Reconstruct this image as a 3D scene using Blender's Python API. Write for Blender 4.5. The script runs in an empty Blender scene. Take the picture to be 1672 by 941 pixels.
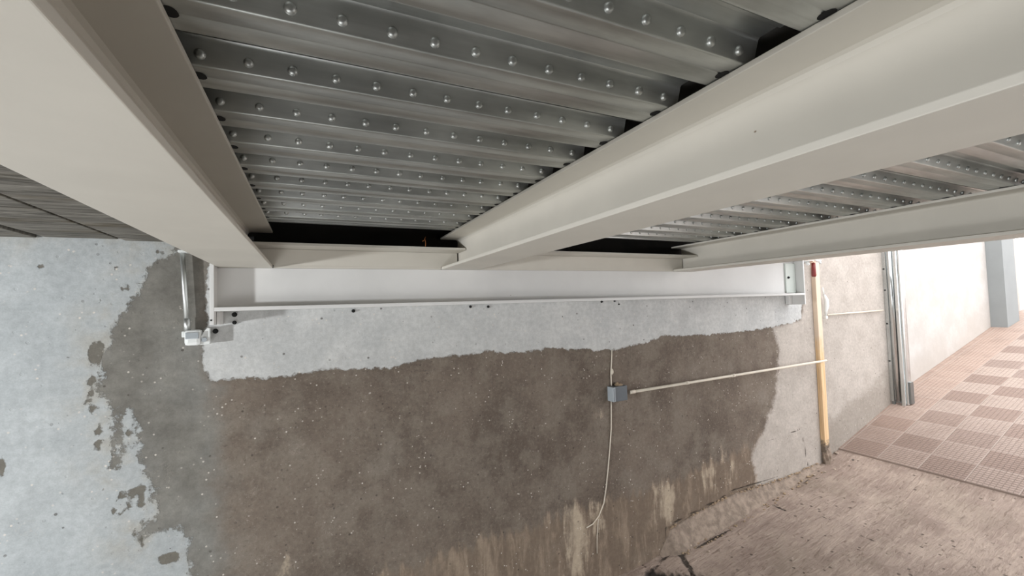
import bpy, bmesh, math, random
import numpy as np
from mathutils import Vector, Matrix, noise as mnoise

random.seed(7)
scene = bpy.context.scene
COL = scene.collection

# ------------------------------------------------------------------ camera
F_PX, CX, CY = 699.98, 836.0, 470.5
MCAM = np.array([[0.90561172, 0.01020753, -0.42398493],
                 [-0.42304965, -0.048833, -0.90478966],
                 [-0.02994012, 0.9987548, -0.03990545]])


def on_wall(px, py, Y=2.5):
    """survey point: photo pixel -> place on the vertical plane at depth Y"""
    r = MCAM @ np.array([px - CX, -(py - CY), -F_PX])
    r = r * Y / r[1]
    return float(r[0]), float(r[2])


def floor_z(x):
    xs = [-8, 0, 2.2, 3.8, 4.33, 4.62, 5.55, 6.15, 8.34, 12, 18]
    zs = [-2.25, -2.10, -1.89, -1.66, -1.575, -1.495, -1.20, -1.03, -0.50, 0.12, 0.3]
    return float(np.interp(x, xs, zs))


def on_floor(px, py):
    r = MCAM @ np.array([px - CX, -(py - CY), -F_PX])
    t = 0.004
    for _ in range(40):
        z = floor_z(r[0] * t)
        t = 0.5 * t + 0.5 * z / r[2]
    return float(r[0] * t), float(r[1] * t)


cam_data = bpy.data.cameras.new('camera')
cam = bpy.data.objects.new('camera', cam_data)
COL.objects.link(cam)
cam_data.sensor_width = 36.0
cam_data.lens = F_PX / 1672 * 36.0
cam_data.clip_start = 0.02
m = Matrix([list(r) for r in MCAM]).to_quaternion().to_matrix().to_4x4()
cam.matrix_world = m
scene.camera = cam

# ------------------------------------------------------------------ materials


def srgb(r, g, b):
    def f(v):
        v /= 255.0
        return v / 12.92 if v <= 0.04045 else ((v + 0.055) / 1.055) ** 2.4
    return (f(r), f(g), f(b), 1.0)


class NT:
    def __init__(self, name):
        self.m = bpy.data.materials.new(name)
        self.m.use_nodes = True
        self.t = self.m.node_tree
        self.b = self.t.nodes['Principled BSDF']
        self._co = None

    def node(self, typ, **kw):
        n = self.t.nodes.new(typ)
        for k, v in kw.items():
            setattr(n, k, v)
        return n

    def put(self, sock, v):
        if v is None:
            return
        if isinstance(v, bpy.types.NodeSocket):
            self.t.links.new(v, sock)
        else:
            sock.default_value = v

    def co(self):
        if self._co is None:
            self._co = self.node('ShaderNodeTexCoord').outputs['Object']
        return self._co

    def mapped(self, scale=(1, 1, 1), rot=(0, 0, 0), loc=(0, 0, 0)):
        n = self.node('ShaderNodeMapping')
        self.put(n.inputs['Vector'], self.co())
        n.inputs['Scale'].default_value = scale
        n.inputs['Rotation'].default_value = rot
        n.inputs['Location'].default_value = loc
        return n.outputs[0]

    def noise(self, scale, detail=4, rough=0.55, vec=None, dist=0.0):
        n = self.node('ShaderNodeTexNoise')
        self.put(n.inputs['Vector'], vec if vec is not None else self.co())
        n.inputs['Scale'].default_value = scale
        n.inputs['Detail'].default_value = detail
        n.inputs['Roughness'].default_value = rough
        n.inputs['Distortion'].default_value = dist
        return n.outputs['Fac']

    def voronoi(self, scale, vec=None, feature='F1', out='Distance'):
        n = self.node('ShaderNodeTexVoronoi', feature=feature)
        self.put(n.inputs['Vector'], vec if vec is not None else self.co())
        n.inputs['Scale'].default_value = scale
        return n.outputs[out]

    def attr(self, name):
        return self.node('ShaderNodeAttribute', attribute_name=name).outputs['Fac']

    def math(self, op, a, b=None, c=None, clamp=False):
        n = self.node('ShaderNodeMath', operation=op)
        n.use_clamp = clamp
        self.put(n.inputs[0], a)
        self.put(n.inputs[1], b)
        self.put(n.inputs[2], c)
        return n.outputs[0]

    def step(self, v, lo, hi, a=0.0, b=1.0):
        n = self.node('ShaderNodeMapRange', interpolation_type='SMOOTHSTEP')
        self.put(n.inputs['Value'], v)
        n.inputs['From Min'].default_value = lo
        n.inputs['From Max'].default_value = hi
        n.inputs['To Min'].default_value = a
        n.inputs['To Max'].default_value = b
        return n.outputs[0]

    def mix(self, f, a, b, mode='MIX'):
        n = self.node('ShaderNodeMix', data_type='RGBA', blend_type=mode)
        self.put(n.inputs[0], f)
        self.put(n.inputs[6], a)
        self.put(n.inputs[7], b)
        return n.outputs[2]

    def bump(self, h, strength=0.3, dist=0.01, normal=None):
        n = self.node('ShaderNodeBump')
        n.inputs['Strength'].default_value = strength
        n.inputs['Distance'].default_value = dist
        self.put(n.inputs['Height'], h)
        if normal is not None:
            self.put(n.inputs['Normal'], normal)
        return n.outputs[0]

    def done(self, color=None, rough=None, metal=None, normal=None, spec=None):
        self.put(self.b.inputs['Base Color'], color)
        self.put(self.b.inputs['Roughness'], rough)
        self.put(self.b.inputs['Metallic'], metal)
        self.put(self.b.inputs['Normal'], normal)
        self.put(self.b.inputs['Specular IOR Level'], spec)
        return self.m


def simple(name, col, rough=0.5, metal=0.0, var=0.12, scale=8.0, bump=0.0, spec=0.5):
    n = NT(name)
    f = n.step(n.noise(scale, 5, 0.6), 0.3, 0.7)
    dark = tuple(c * (1 - var) for c in col[:3]) + (1,)
    c = n.mix(f, dark, col)
    nm = n.bump(n.noise(scale * 6, 4), bump, 0.004) if bump else None
    return n.done(c, rough, metal, nm, spec)


def mat_paint(name, col):
    n = NT(name)
    big = n.noise(2.2, 4, 0.6)
    fine = n.noise(60, 3, 0.6)
    c = n.mix(n.step(big, 0.35, 0.7), tuple(v * 0.93 for v in col[:3]) + (1,), col)
    chip = n.step(n.noise(23, 2, 0.5, n.mapped(loc=(3.1, 7.7, 1.3))), 0.79, 0.81)
    c = n.mix(chip, c, srgb(130, 112, 92))
    nm = n.bump(fine, 0.08, 0.003)
    return n.done(c, 0.55, 0.0, nm, 0.35)


def mat_deck():
    n = NT('galvanised_deck_steel')
    streak = n.noise(1.0, 5, 0.65, n.mapped((1.3, 40, 18)))
    cloud = n.noise(6.0, 4, 0.6, n.mapped((0.5, 1.6, 1.0)))
    grime = n.step(n.noise(2.4, 5, 0.65, n.mapped((1, 3, 1), loc=(5, 1, 2))), 0.5, 0.78)
    c = n.mix(n.step(cloud, 0.3, 0.7), srgb(178, 180, 178), srgb(214, 216, 213))
    c = n.mix(n.math('MULTIPLY', n.step(streak, 0.4, 0.75), 0.35), c, srgb(132, 132, 128))
    c = n.mix(n.math('MULTIPLY', grime, 0.35), c, srgb(112, 110, 105))
    r = n.math('ADD', 0.30, n.math('MULTIPLY', cloud, 0.18))
    nm = n.bump(n.noise(1.0, 3, 0.5, n.mapped((1.2, 30, 30))), 0.02, 0.003)
    return n.done(c, r, 0.92, nm)


def mat_steel(name, col, rough=0.22):
    n = NT(name)
    streak = n.noise(1.0, 4, 0.6, n.mapped((70, 70, 1.2)))
    blot = n.noise(9, 4)
    c = n.mix(n.step(streak, 0.35, 0.7), tuple(v * 0.75 for v in col[:3]) + (1,), col)
    return n.done(c, n.math('ADD', rough, n.math('MULTIPLY', blot, 0.12)), 0.95)


def mat_wall():
    n = NT('stained_concrete_wall')
    co = n.co()
    big = n.noise(1.6, 6, 0.62)
    mid = n.noise(7.0, 6, 0.62)
    fine = n.noise(38, 5, 0.65)
    grit = n.noise(150, 3, 0.6)
    edge = n.math('ADD', n.math('SUBTRACT', n.noise(11, 8, 0.72, n.mapped(loc=(2, 0, 9))), 0.5), n.math('MULTIPLY', n.math('SUBTRACT', n.noise(42, 5, 0.7, n.mapped(loc=(1, 0, 3))), 0.5), 0.45))
    edge2 = n.math('SUBTRACT', n.noise(5, 6, 0.6, n.mapped(loc=(8, 0, 4))), 0.5)

    def mask(name, amp, soft, e=edge):
        return n.step(n.math('ADD', n.attr(name), n.math('MULTIPLY', e, amp)), -soft, soft)

    # old dark brown render, the bulk of the wall
    brown = n.mix(n.step(big, 0.35, 0.68), srgb(100, 89, 80), srgb(125, 113, 102))
    brown = n.mix(n.step(mid, 0.42, 0.66, 0, 0.7), brown, srgb(131, 121, 110))
    brown = n.mix(n.step(n.noise(3.5, 5, 0.6, n.mapped(loc=(4, 2, 1))), 0.55, 0.75, 0, 0.45), brown, srgb(142, 134, 124))
    vst = n.noise(1.0, 6, 0.65, n.mapped((6, 1, 2.6), loc=(3, 0, 6)), 0.9)
    brown = n.mix(n.step(vst, 0.5, 0.72, 0, 0.28), brown, srgb(138, 129, 118))
    brown = n.mix(n.step(n.noise(60, 4, 0.7), 0.52, 0.68, 0, 0.45), brown, srgb(146, 137, 126))
    brown = n.mix(n.step(n.noise(48, 4, 0.7, n.mapped(loc=(2, 8, 5))), 0.54, 0.70, 0, 0.5), brown, srgb(78, 70, 62))
    # grey bare concrete
    grey = n.mix(n.step(mid, 0.3, 0.7), srgb(106, 103, 97), srgb(130, 127, 120))
    grey = n.mix(n.step(big, 0.45, 0.7, 0, 0.5), grey, srgb(150, 150, 146))
    c = n.mix(mask('s_grey', 0.30, 0.09, edge2), brown, grey)
    # zone under the tide line, with limey runs
    drip = n.noise(1.0, 6, 0.66, n.mapped((15, 1, 3.2)), 0.4)
    low = n.mix(n.step(drip, 0.45, 0.66), srgb(122, 107, 93), srgb(158, 141, 123))
    low = n.mix(n.step(mid, 0.5, 0.72, 0, 0.6), low, srgb(140, 126, 112))
    dr2 = n.math('MULTIPLY', n.math('SUBTRACT', drip, 0.5), 0.38)
    c = n.mix(n.math('MULTIPLY', n.step(n.math('ADD', n.attr('s_tide'), dr2), -0.02, 0.05), 0.85), c, low)
    run = n.step(n.math('ADD', n.attr('s_run'), n.math('ADD', n.math('MULTIPLY', edge, 0.16), n.math('MULTIPLY', n.math('SUBTRACT', drip, 0.5), 0.30))), -0.02, 0.06)
    c = n.mix(n.math('MULTIPLY', run, n.step(drip, 0.3, 0.6, 0.3, 0.85)), c, srgb(186, 171, 151))
    # lighter strip of render beside the batten and beyond it
    right = n.mix(n.step(mid, 0.35, 0.68), srgb(172, 164, 156), srgb(185, 177, 169))
    right = n.mix(n.step(n.noise(16, 5, 0.65), 0.64, 0.74, 0, 0.45), right, srgb(148, 139, 130))
    c = n.mix(mask('s_right', 0.16, 0.03), c, right)
    # damp along the foot of the right part
    c = n.mix(n.math('MULTIPLY', mask('s_damp', 0.5, 0.10, edge2), 0.5), c, srgb(128, 119, 108))
    # fresh plaster band under the girder
    newp = n.mix(n.step(mid, 0.3, 0.72), srgb(186, 187, 186), srgb(202, 202, 200))
    newp = n.mix(n.step(n.noise(2.6, 5, 0.6), 0.52, 0.72, 0, 0.55), newp, srgb(172, 172, 171))
    mnew = mask('s_new', 0.085, 0.006)
    c = n.mix(mnew, c, newp)
    rim = n.math('MULTIPLY', n.math('SUBTRACT', mask('s_new', 0.085, 0.03), mnew, None, True), 0.5)
    c = n.mix(rim, c, srgb(92, 84, 76))
    # whitish plaster at the far left
    leftp = n.mix(n.step(mid, 0.3, 0.7), srgb(168, 172, 173), srgb(183, 187, 188))
    leftp = n.mix(n.step(big, 0.45, 0.7, 0, 0.7), leftp, srgb(163, 168, 170))
    leftp = n.mix(n.step(n.noise(4.2, 6, 0.68, n.mapped((1, 1, 2.2), loc=(1, 5, 3))), 0.55, 0.74, 0, 0.45), leftp, srgb(148, 153, 155))
    tan = n.step(n.attr('s_left'), 0.0, 0.22, 1, 0)
    leftp = n.mix(n.math('MULTIPLY', tan, n.step(mid, 0.42, 0.62, 0.1, 0.75)), leftp, srgb(162, 158, 149))
    mleft = mask('s_left', 0.17, 0.008)
    c = n.mix(mleft, c, leftp)
    blob = mask('s_blob', 0.05, 0.003)
    c = n.mix(blob, c, srgb(112, 108, 100))
    pitl = n.math('MULTIPLY', n.step(n.noise(34, 3, 0.6, n.mapped(loc=(9, 9, 9))), 0.70, 0.72), n.step(n.attr('s_left'), -0.1, 0.3, 1, 0.35))
    c = n.mix(n.math('MULTIPLY', pitl, mleft), c, srgb(92, 92, 88))
    # specks and pits of the aggregate
    lightspeck = n.step(n.voronoi(36), 0.11, 0.19, 1, 0)
    keep = n.step(n.noise(13, 2, 0.5, n.mapped(loc=(7, 3, 3))), 0.50, 0.66)
    c = n.mix(n.math('MULTIPLY', n.math('MULTIPLY', lightspeck, keep), 0.8), c, srgb(214, 206, 196))
    pit = n.step(n.voronoi(20, n.mapped(loc=(3, 3, 3))), 0.09, 0.14, 1, 0)
    c = n.mix(n.math('MULTIPLY', n.math('MULTIPLY', pit, n.step(n.noise(8, 2), 0.48, 0.62)), 0.7), c, srgb(70, 64, 58))
    # hairline scratches
    wav = n.noise(9, 5, 0.7, n.mapped(loc=(5, 5, 1)), 1.5)
    hair = n.step(n.math('ABSOLUTE', n.math('SUBTRACT', wav, 0.5)), 0.0, 0.010, 1, 0)
    hair = n.math('MULTIPLY', hair, n.step(n.noise(6, 3), 0.55, 0.68))
    c = n.mix(n.math('MULTIPLY', hair, 0.35), c, srgb(190, 180, 168))
    grain = n.math('MULTIPLY', n.step(fine, 0.28, 0.72, 0.89, 1.08), n.step(grit, 0.3, 0.7, 0.95, 1.04))
    gcol = n.node('ShaderNodeCombineColor')
    for i in range(3):
        n.put(gcol.inputs[i], grain)
    c = n.mix(1.0, c, gcol.outputs[0], 'MULTIPLY')
    crack = n.step(n.math('ADD', n.attr('s_crack'), n.math('MULTIPLY', edge, 0.02)), -0.006, 0.001)
    c = n.mix(n.math('MULTIPLY', crack, 0.8), c, srgb(58, 52, 46))
    h = n.math('ADD', n.math('MULTIPLY', mnew, 1.0), n.math('MULTIPLY', mleft, 0.8))
    h = n.math('ADD', h, n.math('MULTIPLY', mid, 0.5))
    h = n.math('ADD', h, n.math('MULTIPLY', fine, 0.15))
    h = n.math('ADD', h, n.math('MULTIPLY', grit, 0.03))
    h = n.math('SUBTRACT', h, n.math('MULTIPLY', pit, 0.15))
    h = n.math('SUBTRACT', h, n.math('MULTIPLY', blob, 0.8))
    h = n.math('SUBTRACT', h, crack)
    nm = n.bump(h, 0.5, 0.012)
    return n.done(c, 0.88, 0.0, nm, 0.25)


def mat_white_wall():
    n = NT('pale_rendered_wall')
    mid = n.noise(4, 6, 0.65)
    zc = n.node('ShaderNodeSeparateXYZ')
    n.put(zc.inputs[0], n.co())
    hgt = n.math('SUBTRACT', zc.outputs[2], n.math('MULTIPLY', zc.outputs[0], 0.245))  # height above the ramp
    damp = n.step(n.math('ADD', hgt, n.math('MULTIPLY', n.math('SUBTRACT', n.noise(2.2, 5, 0.6), 0.5), 1.1)), -2.45, -2.05, 1, 0)
    c = n.mix(n.step(mid, 0.35, 0.7), srgb(184, 180, 175), srgb(197, 193, 189))
    c = n.mix(n.math('MULTIPLY', damp, 0.6), c, srgb(176, 168, 160))
    return n.done(c, 0.85, 0, n.bump(n.noise(30, 5), 0.2, 0.006), 0.2)


def mat_floor():
    n = NT('worn_concrete_floor')
    rot = n.mapped((2.2, 11, 1), (0, 0, math.radians(-18)))
    st = n.noise(2.6, 6, 0.65, rot, 0.6)
    mid = n.noise(3.2, 6, 0.62)
    fine = n.noise(34, 5, 0.65)
    c = n.mix(n.step(mid, 0.34, 0.68), srgb(156, 138, 127), srgb(186, 168, 155))
    c = n.mix(n.step(st, 0.5, 0.72, 0, 0.6), c, srgb(200, 182, 168))
    c = n.mix(n.step(st, 0.28, 0.42, 0.55, 0), c, srgb(112, 97, 86))
    c = n.mix(n.step(n.noise(1.3, 4, 0.6, n.mapped(loc=(4, 4, 4))), 0.5, 0.7, 0, 0.4), c, srgb(150, 138, 122))
    pit = n.math('MULTIPLY', n.step(n.voronoi(17), 0.12, 0.20, 1, 0), n.step(n.noise(7, 2), 0.47, 0.57))
    scr = n.noise(1.0, 6, 0.7, n.mapped((7, 42, 1), (0, 0, math.radians(-18)), (3, 1, 0)), 1.0)
    c = n.mix(n.step(scr, 0.56, 0.68, 0, 0.6), c, srgb(112, 94, 82))
    c = n.mix(n.step(scr, 0.32, 0.42, 0.45, 0), c, srgb(206, 186, 170))
    c = n.mix(n.step(fine, 0.56, 0.70, 0, 0.45), c, srgb(118, 103, 92))
    c = n.mix(n.math('MULTIPLY', pit, 0.7), c, srgb(84, 72, 64))
    crack = n.step(n.math('ADD', n.attr('s_crack'), n.math('MULTIPLY', n.math('SUBTRACT', fine, 0.5), 0.03)), -0.01, 0.002)
    c = n.mix(n.math('MULTIPLY', crack, 0.9), c, srgb(52, 46, 40))
    c = n.mix(n.step(n.attr('s_hole'), -0.01, 0.01, 0, 0.92), c, srgb(40, 38, 36))
    sx = n.node('ShaderNodeSeparateXYZ')
    n.put(sx.inputs[0], n.co())
    pale = n.step(n.math('ADD', sx.outputs[0], n.math('MULTIPLY', n.math('SUBTRACT', mid, 0.5), 0.8)), 1.1, 1.7, 1, 0)  # unseen floor area made pale to bounce more light up to the beams
    pale = n.math('MAXIMUM', pale, n.step(n.math('ADD', sx.outputs[1], n.math('MULTIPLY', n.math('SUBTRACT', mid, 0.5), 0.5)), 0.5, 0.95, 1, 0))
    c = n.mix(pale, c, n.mix(n.step(mid, 0.3, 0.7), srgb(196, 195, 190), srgb(214, 213, 208)))
    h = n.math('ADD', n.math('MULTIPLY', st, 0.5), n.math('MULTIPLY', fine, 0.5))
    h = n.math('SUBTRACT', h, n.math('MULTIPLY', scr, 0.6))
    h = n.math('SUBTRACT', h, n.math('MULTIPLY', pit, 0.4))
    h = n.math('SUBTRACT', h, crack)
    return n.done(c, 0.8, 0, n.bump(h, 0.9, 0.02), 0.3)


def mat_tiles():
    n = NT('ribbed_paving_tiles')
    s = n.node('ShaderNodeSeparateXYZ')
    n.put(s.inputs[0], n.co())
    X = n.math('DIVIDE', n.math('SUBTRACT', s.outputs[0], 4.62), 0.25)
    Y = n.math('DIVIDE', n.math('SUBTRACT', 2.475, s.outputs[1]), 0.287)
    ix, iy = n.math('FLOOR', X), n.math('FLOOR', Y)
    fx, fy = n.math('FRACT', X), n.math('FRACT', Y)
    chk = n.math('MODULO', n.math('ABSOLUTE', n.math('ADD', ix, iy)), 2.0)
    cell = n.node('ShaderNodeCombineXYZ')
    n.put(cell.inputs[0], ix)
    n.put(cell.inputs[1], iy)
    wn = n.node('ShaderNodeTexWhiteNoise', noise_dimensions='2D')
    n.put(wn.inputs['Vector'], cell.outputs[0])
    rnd = wn.outputs['Value']
    c = n.mix(chk, srgb(152, 129, 117), srgb(188, 169, 157))
    c = n.mix(n.math('MULTIPLY', rnd, 0.6), c, srgb(168, 150, 140))
    firstrow = n.math('LESS_THAN', iy, 0.5)
    c = n.mix(n.math('MULTIPLY', firstrow, n.step(s.outputs[0], 4.8, 6.4, 0.35, 0.9)), c, srgb(186, 162, 148))
    c = n.mix(n.step(n.noise(5, 5, 0.65), 0.5, 0.72, 0, 0.45), c, srgb(150, 130, 118))
    dirt_shade = n.step(n.math('ADD', s.outputs[0], n.math('MULTIPLY', n.math('SUBTRACT', n.noise(3.5, 4, 0.6), 0.5), 0.9)), 4.7, 5.7, 0.55, 0)  # some dirt, plus the dimmer light under the deck put into the colour
    c = n.mix(dirt_shade, c, srgb(128, 108, 97))
    # fine ribs running across the ramp, cut into pads
    rib = n.math('ABSOLUTE', n.math('SUBTRACT', n.math('FRACT', n.math('MULTIPLY', fx, 9.0)), 0.5))
    pad = n.math('ABSOLUTE', n.math('SUBTRACT', n.math('FRACT', n.math('MULTIPLY', fy, 9.0)), 0.5))
    g1 = n.step(rib, 0.28, 0.42)
    g2 = n.step(pad, 0.40, 0.47)
    ex = n.math('ABSOLUTE', n.math('SUBTRACT', fx, 0.5))
    ey = n.math('ABSOLUTE', n.math('SUBTRACT', fy, 0.5))
    joint = n.step(n.math('MAXIMUM', ex, ey), 0.475, 0.49)
    groove = n.math('MAXIMUM', n.math('MAXIMUM', g1, n.math('MULTIPLY', g2, 0.8)), joint)
    c = n.mix(n.math('MULTIPLY', n.math('MAXIMUM', g1, n.math('MULTIPLY', g2, 0.6)), 0.36), c, srgb(104, 86, 77))
    c = n.mix(n.math('MULTIPLY', joint, 0.4), c, srgb(190, 176, 166))
    h = n.math('SUBTRACT', 1.0, groove)
    return n.done(c, 0.6, 0, n.bump(h, 0.9, 0.008), 0.4)


def mat_boards():
    n = NT('weathered_soffit_boards')
    grain = n.noise(1.0, 6, 0.68, n.mapped((2.2, 17, 6)), 2.2)
    big = n.noise(2.5, 4, 0.6, n.mapped((1, 3, 1)))
    c = n.mix(n.step(grain, 0.3, 0.7), srgb(74, 71, 66), srgb(146, 142, 134))
    c = n.mix(n.step(big, 0.5, 0.7, 0, 0.6), c, srgb(92, 82, 64))
    return n.done(c, 0.85, 0, n.bump(grain, 0.6, 0.02), 0.2)


def mat_wood():
    n = NT('pale_batten_wood')
    g = n.noise(1.0, 5, 0.6, n.mapped((60, 60, 2.5)), 0.8)
    c = n.mix(n.step(g, 0.3, 0.7), srgb(208, 170, 126), srgb(232, 202, 162))
    s = n.node('ShaderNodeSeparateXYZ')
    n.put(s.inputs[0], n.co())
    foot = n.step(n.math('ADD', s.outputs[2], n.math('MULTIPLY', n.math('SUBTRACT', n.noise(20, 4), 0.5), 0.2)), 0.16, 0.22, 1, 0)
    c = n.mix(foot, c, srgb(120, 108, 96))
    splash = n.step(n.math('ADD', s.outputs[2], n.math('MULTIPLY', n.math('SUBTRACT', n.noise(9, 5), 0.5), 0.7)), 0.95, 1.25)
    c = n.mix(n.math('MULTIPLY', splash, 0.8), c, srgb(226, 208, 190))
    return n.done(c, 0.7, 0, n.bump(g, 0.2, 0.003), 0.3)


M = dict(
    beam=mat_paint('warm_white_beam_paint', srgb(211, 206, 196)),
    ledger=mat_paint('white_primer_paint', srgb(223, 222, 220)),
    deck=mat_deck(),
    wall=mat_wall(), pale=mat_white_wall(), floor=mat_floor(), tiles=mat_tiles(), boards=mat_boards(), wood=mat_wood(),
    slab=simple('dark_slab_concrete', srgb(88, 86, 82), 0.9, 0, 0.3, 4, 0.3),
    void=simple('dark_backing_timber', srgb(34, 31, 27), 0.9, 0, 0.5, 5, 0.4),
    dull=simple('plain_grey_render', srgb(96, 92, 86), 0.9, 0, 0.15, 2, 0.2),
    column=simple('grey_painted_column', srgb(140, 144, 144), 0.7, 0, 0.08, 3, 0.15),
    splice=simple('greenish_primer_plate', srgb(200, 206, 200), 0.5, 0, 0.06, 8),
    zinc=mat_steel('galvanised_conduit', srgb(226, 228, 226), 0.38),
    guide=mat_steel('bright_zinc_guide', srgb(224, 228, 228), 0.15),
    guidedark=mat_steel('dull_zinc_guide', srgb(150, 154, 154), 0.32),
    whiteplastic=simple('white_plastic', srgb(228, 230, 228), 0.4, 0, 0.05, 10),
    cream=simple('cream_conduit_plastic', srgb(222, 212, 196), 0.45, 0, 0.10, 14),
    lens=simple('grey_sensor_lens', srgb(168, 174, 178), 0.25, 0, 0.05, 10),
    greyplastic=simple('blue_grey_box_plastic', srgb(92, 98, 104), 0.45, 0, 0.12, 12),
    palegrey=simple('pale_grey_lip_plastic', srgb(176, 184, 190), 0.4, 0, 0.08, 12),
    black=simple('black_iron', srgb(26, 26, 26), 0.5, 0.3, 0.2, 30),
    burn=simple('burnt_zinc', srgb(18, 17, 16), 0.85, 0, 0.3, 60),
    red=simple('dark_red_pipe_paint', srgb(128, 42, 36), 0.45, 0, 0.2, 14),
    pink=simple('pinkish_mortar', srgb(224, 186, 166), 0.8, 0, 0.15, 20, 0.2),
    mortar=simple('tan_mortar', srgb(172, 150, 124), 0.9, 0, 0.25, 30, 0.5),
    fillet=simple('mortar_fillet', srgb(166, 149, 134), 0.9, 0, 0.42, 22, 1.0),
    stone=simple('stone_chips', srgb(190, 172, 156), 0.9, 0, 0.3, 40, 0.5),
    rust=simple('rusty_wire', srgb(168, 106, 58), 0.8, 0.2, 0.4, 60),
)

# ------------------------------------------------------------------ mesh helpers


def new_bm():
    return bmesh.new()


def box(bm, x0, x1, y0, y1, z0, z1, bev=0.0):
    r = bmesh.ops.create_cube(bm, size=1.0)
    vs = r['verts']
    for v in vs:
        v.co = Vector((x0 + (v.co.x + .5) * (x1 - x0), y0 + (v.co.y + .5) * (y1 - y0), z0 + (v.co.z + .5) * (z1 - z0)))
    if bev:
        es = list({e for v in vs for e in v.link_edges})
        bmesh.ops.bevel(bm, geom=es, offset=bev, segments=2, profile=0.6, affect='EDGES')
    return bm


def tube(bm, pts, r, seg=14, cap=True):
    pts = [Vector(p) for p in pts]
    rings = []
    up = None
    for i, p in enumerate(pts):
        t = (pts[min(i + 1, len(pts) - 1)] - pts[max(i - 1, 0)]).normalized()
        if up is None:
            up = t.orthogonal().normalized()
        up = (up - t * up.dot(t)).normalized()
        w = t.cross(up)
        rr = r[i] if isinstance(r, (list, tuple)) else r
        rings.append([bm.verts.new(p + (up * math.cos(a) + w * math.sin(a)) * rr)
                      for a in [2 * math.pi * k / seg for k in range(seg)]])
    for a, b in zip(rings, rings[1:]):
        for k in range(seg):
            f = bm.faces.new((a[k], a[(k + 1) % seg], b[(k + 1) % seg], b[k]))
            f.smooth = True
    if cap:
        bm.faces.new(rings[0][::-1])
        bm.faces.new(rings[-1])
    return bm


def prism(bm, poly, axis, a, b, smooth=False):
    """extrude a closed 2-D outline along an axis"""
    def P(u, v, w):
        return {'x': (w, u, v), 'y': (u, w, v), 'z': (u, v, w)}[axis]
    lo = [bm.verts.new(P(u, v, a)) for u, v in poly]
    hi = [bm.verts.new(P(u, v, b)) for u, v in poly]
    k = len(poly)
    for i in range(k):
        f = bm.faces.new((lo[i], lo[(i + 1) % k], hi[(i + 1) % k], hi[i]))
        f.smooth = smooth
    bm.faces.new(lo[::-1])
    bm.faces.new(hi)
    return bm


def lump(bm, c, r, seed=0, flat=0.6, sub=2):
    s = bmesh.ops.create_icosphere(bm, subdivisions=sub, radius=1.0)
    for v in s['verts']:
        k = 1 + 0.45 * mnoise.noise(v.co * 1.7 + Vector((seed * 3.3, seed, 1)))
        v.co = Vector((c[0] + v.co.x * r[0] * k, c[1] + v.co.y * r[1] * k, c[2] + v.co.z * r[2] * k))
    return bm


def obj(name, bm, mat, parent=None, label=None, at=None):
    bmesh.ops.recalc_face_normals(bm, faces=bm.faces)
    off = Vector(parent.location) if parent is not None else Vector(at or (0, 0, 0))
    if parent is not None and parent.parent is not None:
        off = off + Vector(parent.parent.location)
    bmesh.ops.translate(bm, verts=bm.verts, vec=-off)
    me = bpy.data.meshes.new(name)
    bm.to_mesh(me)
    bm.free()
    me.materials.append(mat)
    o = bpy.data.objects.new(name, me)
    COL.objects.link(o)
    if parent is not None:
        o.parent = parent
    elif at:
        o.location = at
    if label:
        o['label'] = label
    return o


def thing(name, label, cat, loc, group=None):
    o = bpy.data.objects.new(name, None)
    o.empty_display_size = 0.1
    COL.objects.link(o)
    o.location = loc
    return tag(o, label, cat, group)


def tag(o, label, cat, group=None):
    o['label'] = label
    o['category'] = cat
    if group:
        o['group'] = group
    return o


def struct(o):
    o['kind'] = 'structure'
    return o


# ------------------------------------------------------------------ signed outlines for stains
def poly_sd(P, poly):
    """signed distance (positive inside) of points P (n,2) to polygon"""
    poly = np.array(poly, float)
    n = len(poly)
    d = np.full(len(P), 1e9)
    inside = np.zeros(len(P), bool)
    for i in range(n):
        a, b = poly[i], poly[(i + 1) % n]
        ab = b - a
        t = np.clip(((P - a) @ ab) / (ab @ ab + 1e-12), 0, 1)
        q = P - (a + t[:, None] * ab)
        d = np.minimum(d, np.hypot(q[:, 0], q[:, 1]))
        c = ((a[1] > P[:, 1]) != (b[1] > P[:, 1]))
        xint = (b[0] - a[0]) * (P[:, 1] - a[1]) / (b[1] - a[1] + 1e-12) + a[0]
        inside ^= c & (P[:, 0] < xint)
    return np.where(inside, d, -d)


def line_d(P, line):
    d = np.full(len(P), 1e9)
    for a, b in zip(line, line[1:]):
        a, b = np.array(a), np.array(b)
        ab = b - a
        t = np.clip(((P - a) @ ab) / (ab @ ab + 1e-12), 0, 1)
        q = P - (a + t[:, None] * ab)
        d = np.minimum(d, np.hypot(q[:, 0], q[:, 1]))
    return d


def add_attr(me, name, vals):
    a = me.attributes.new(name, 'FLOAT', 'POINT')
    a.data.foreach_set('value', np.asarray(vals, np.float32))


# ------------------------------------------------------------------ setting: the long stained wall
WY = 2.5


def wp(pts):
    return [on_wall(x, y, WY) for x, y in pts]


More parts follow.
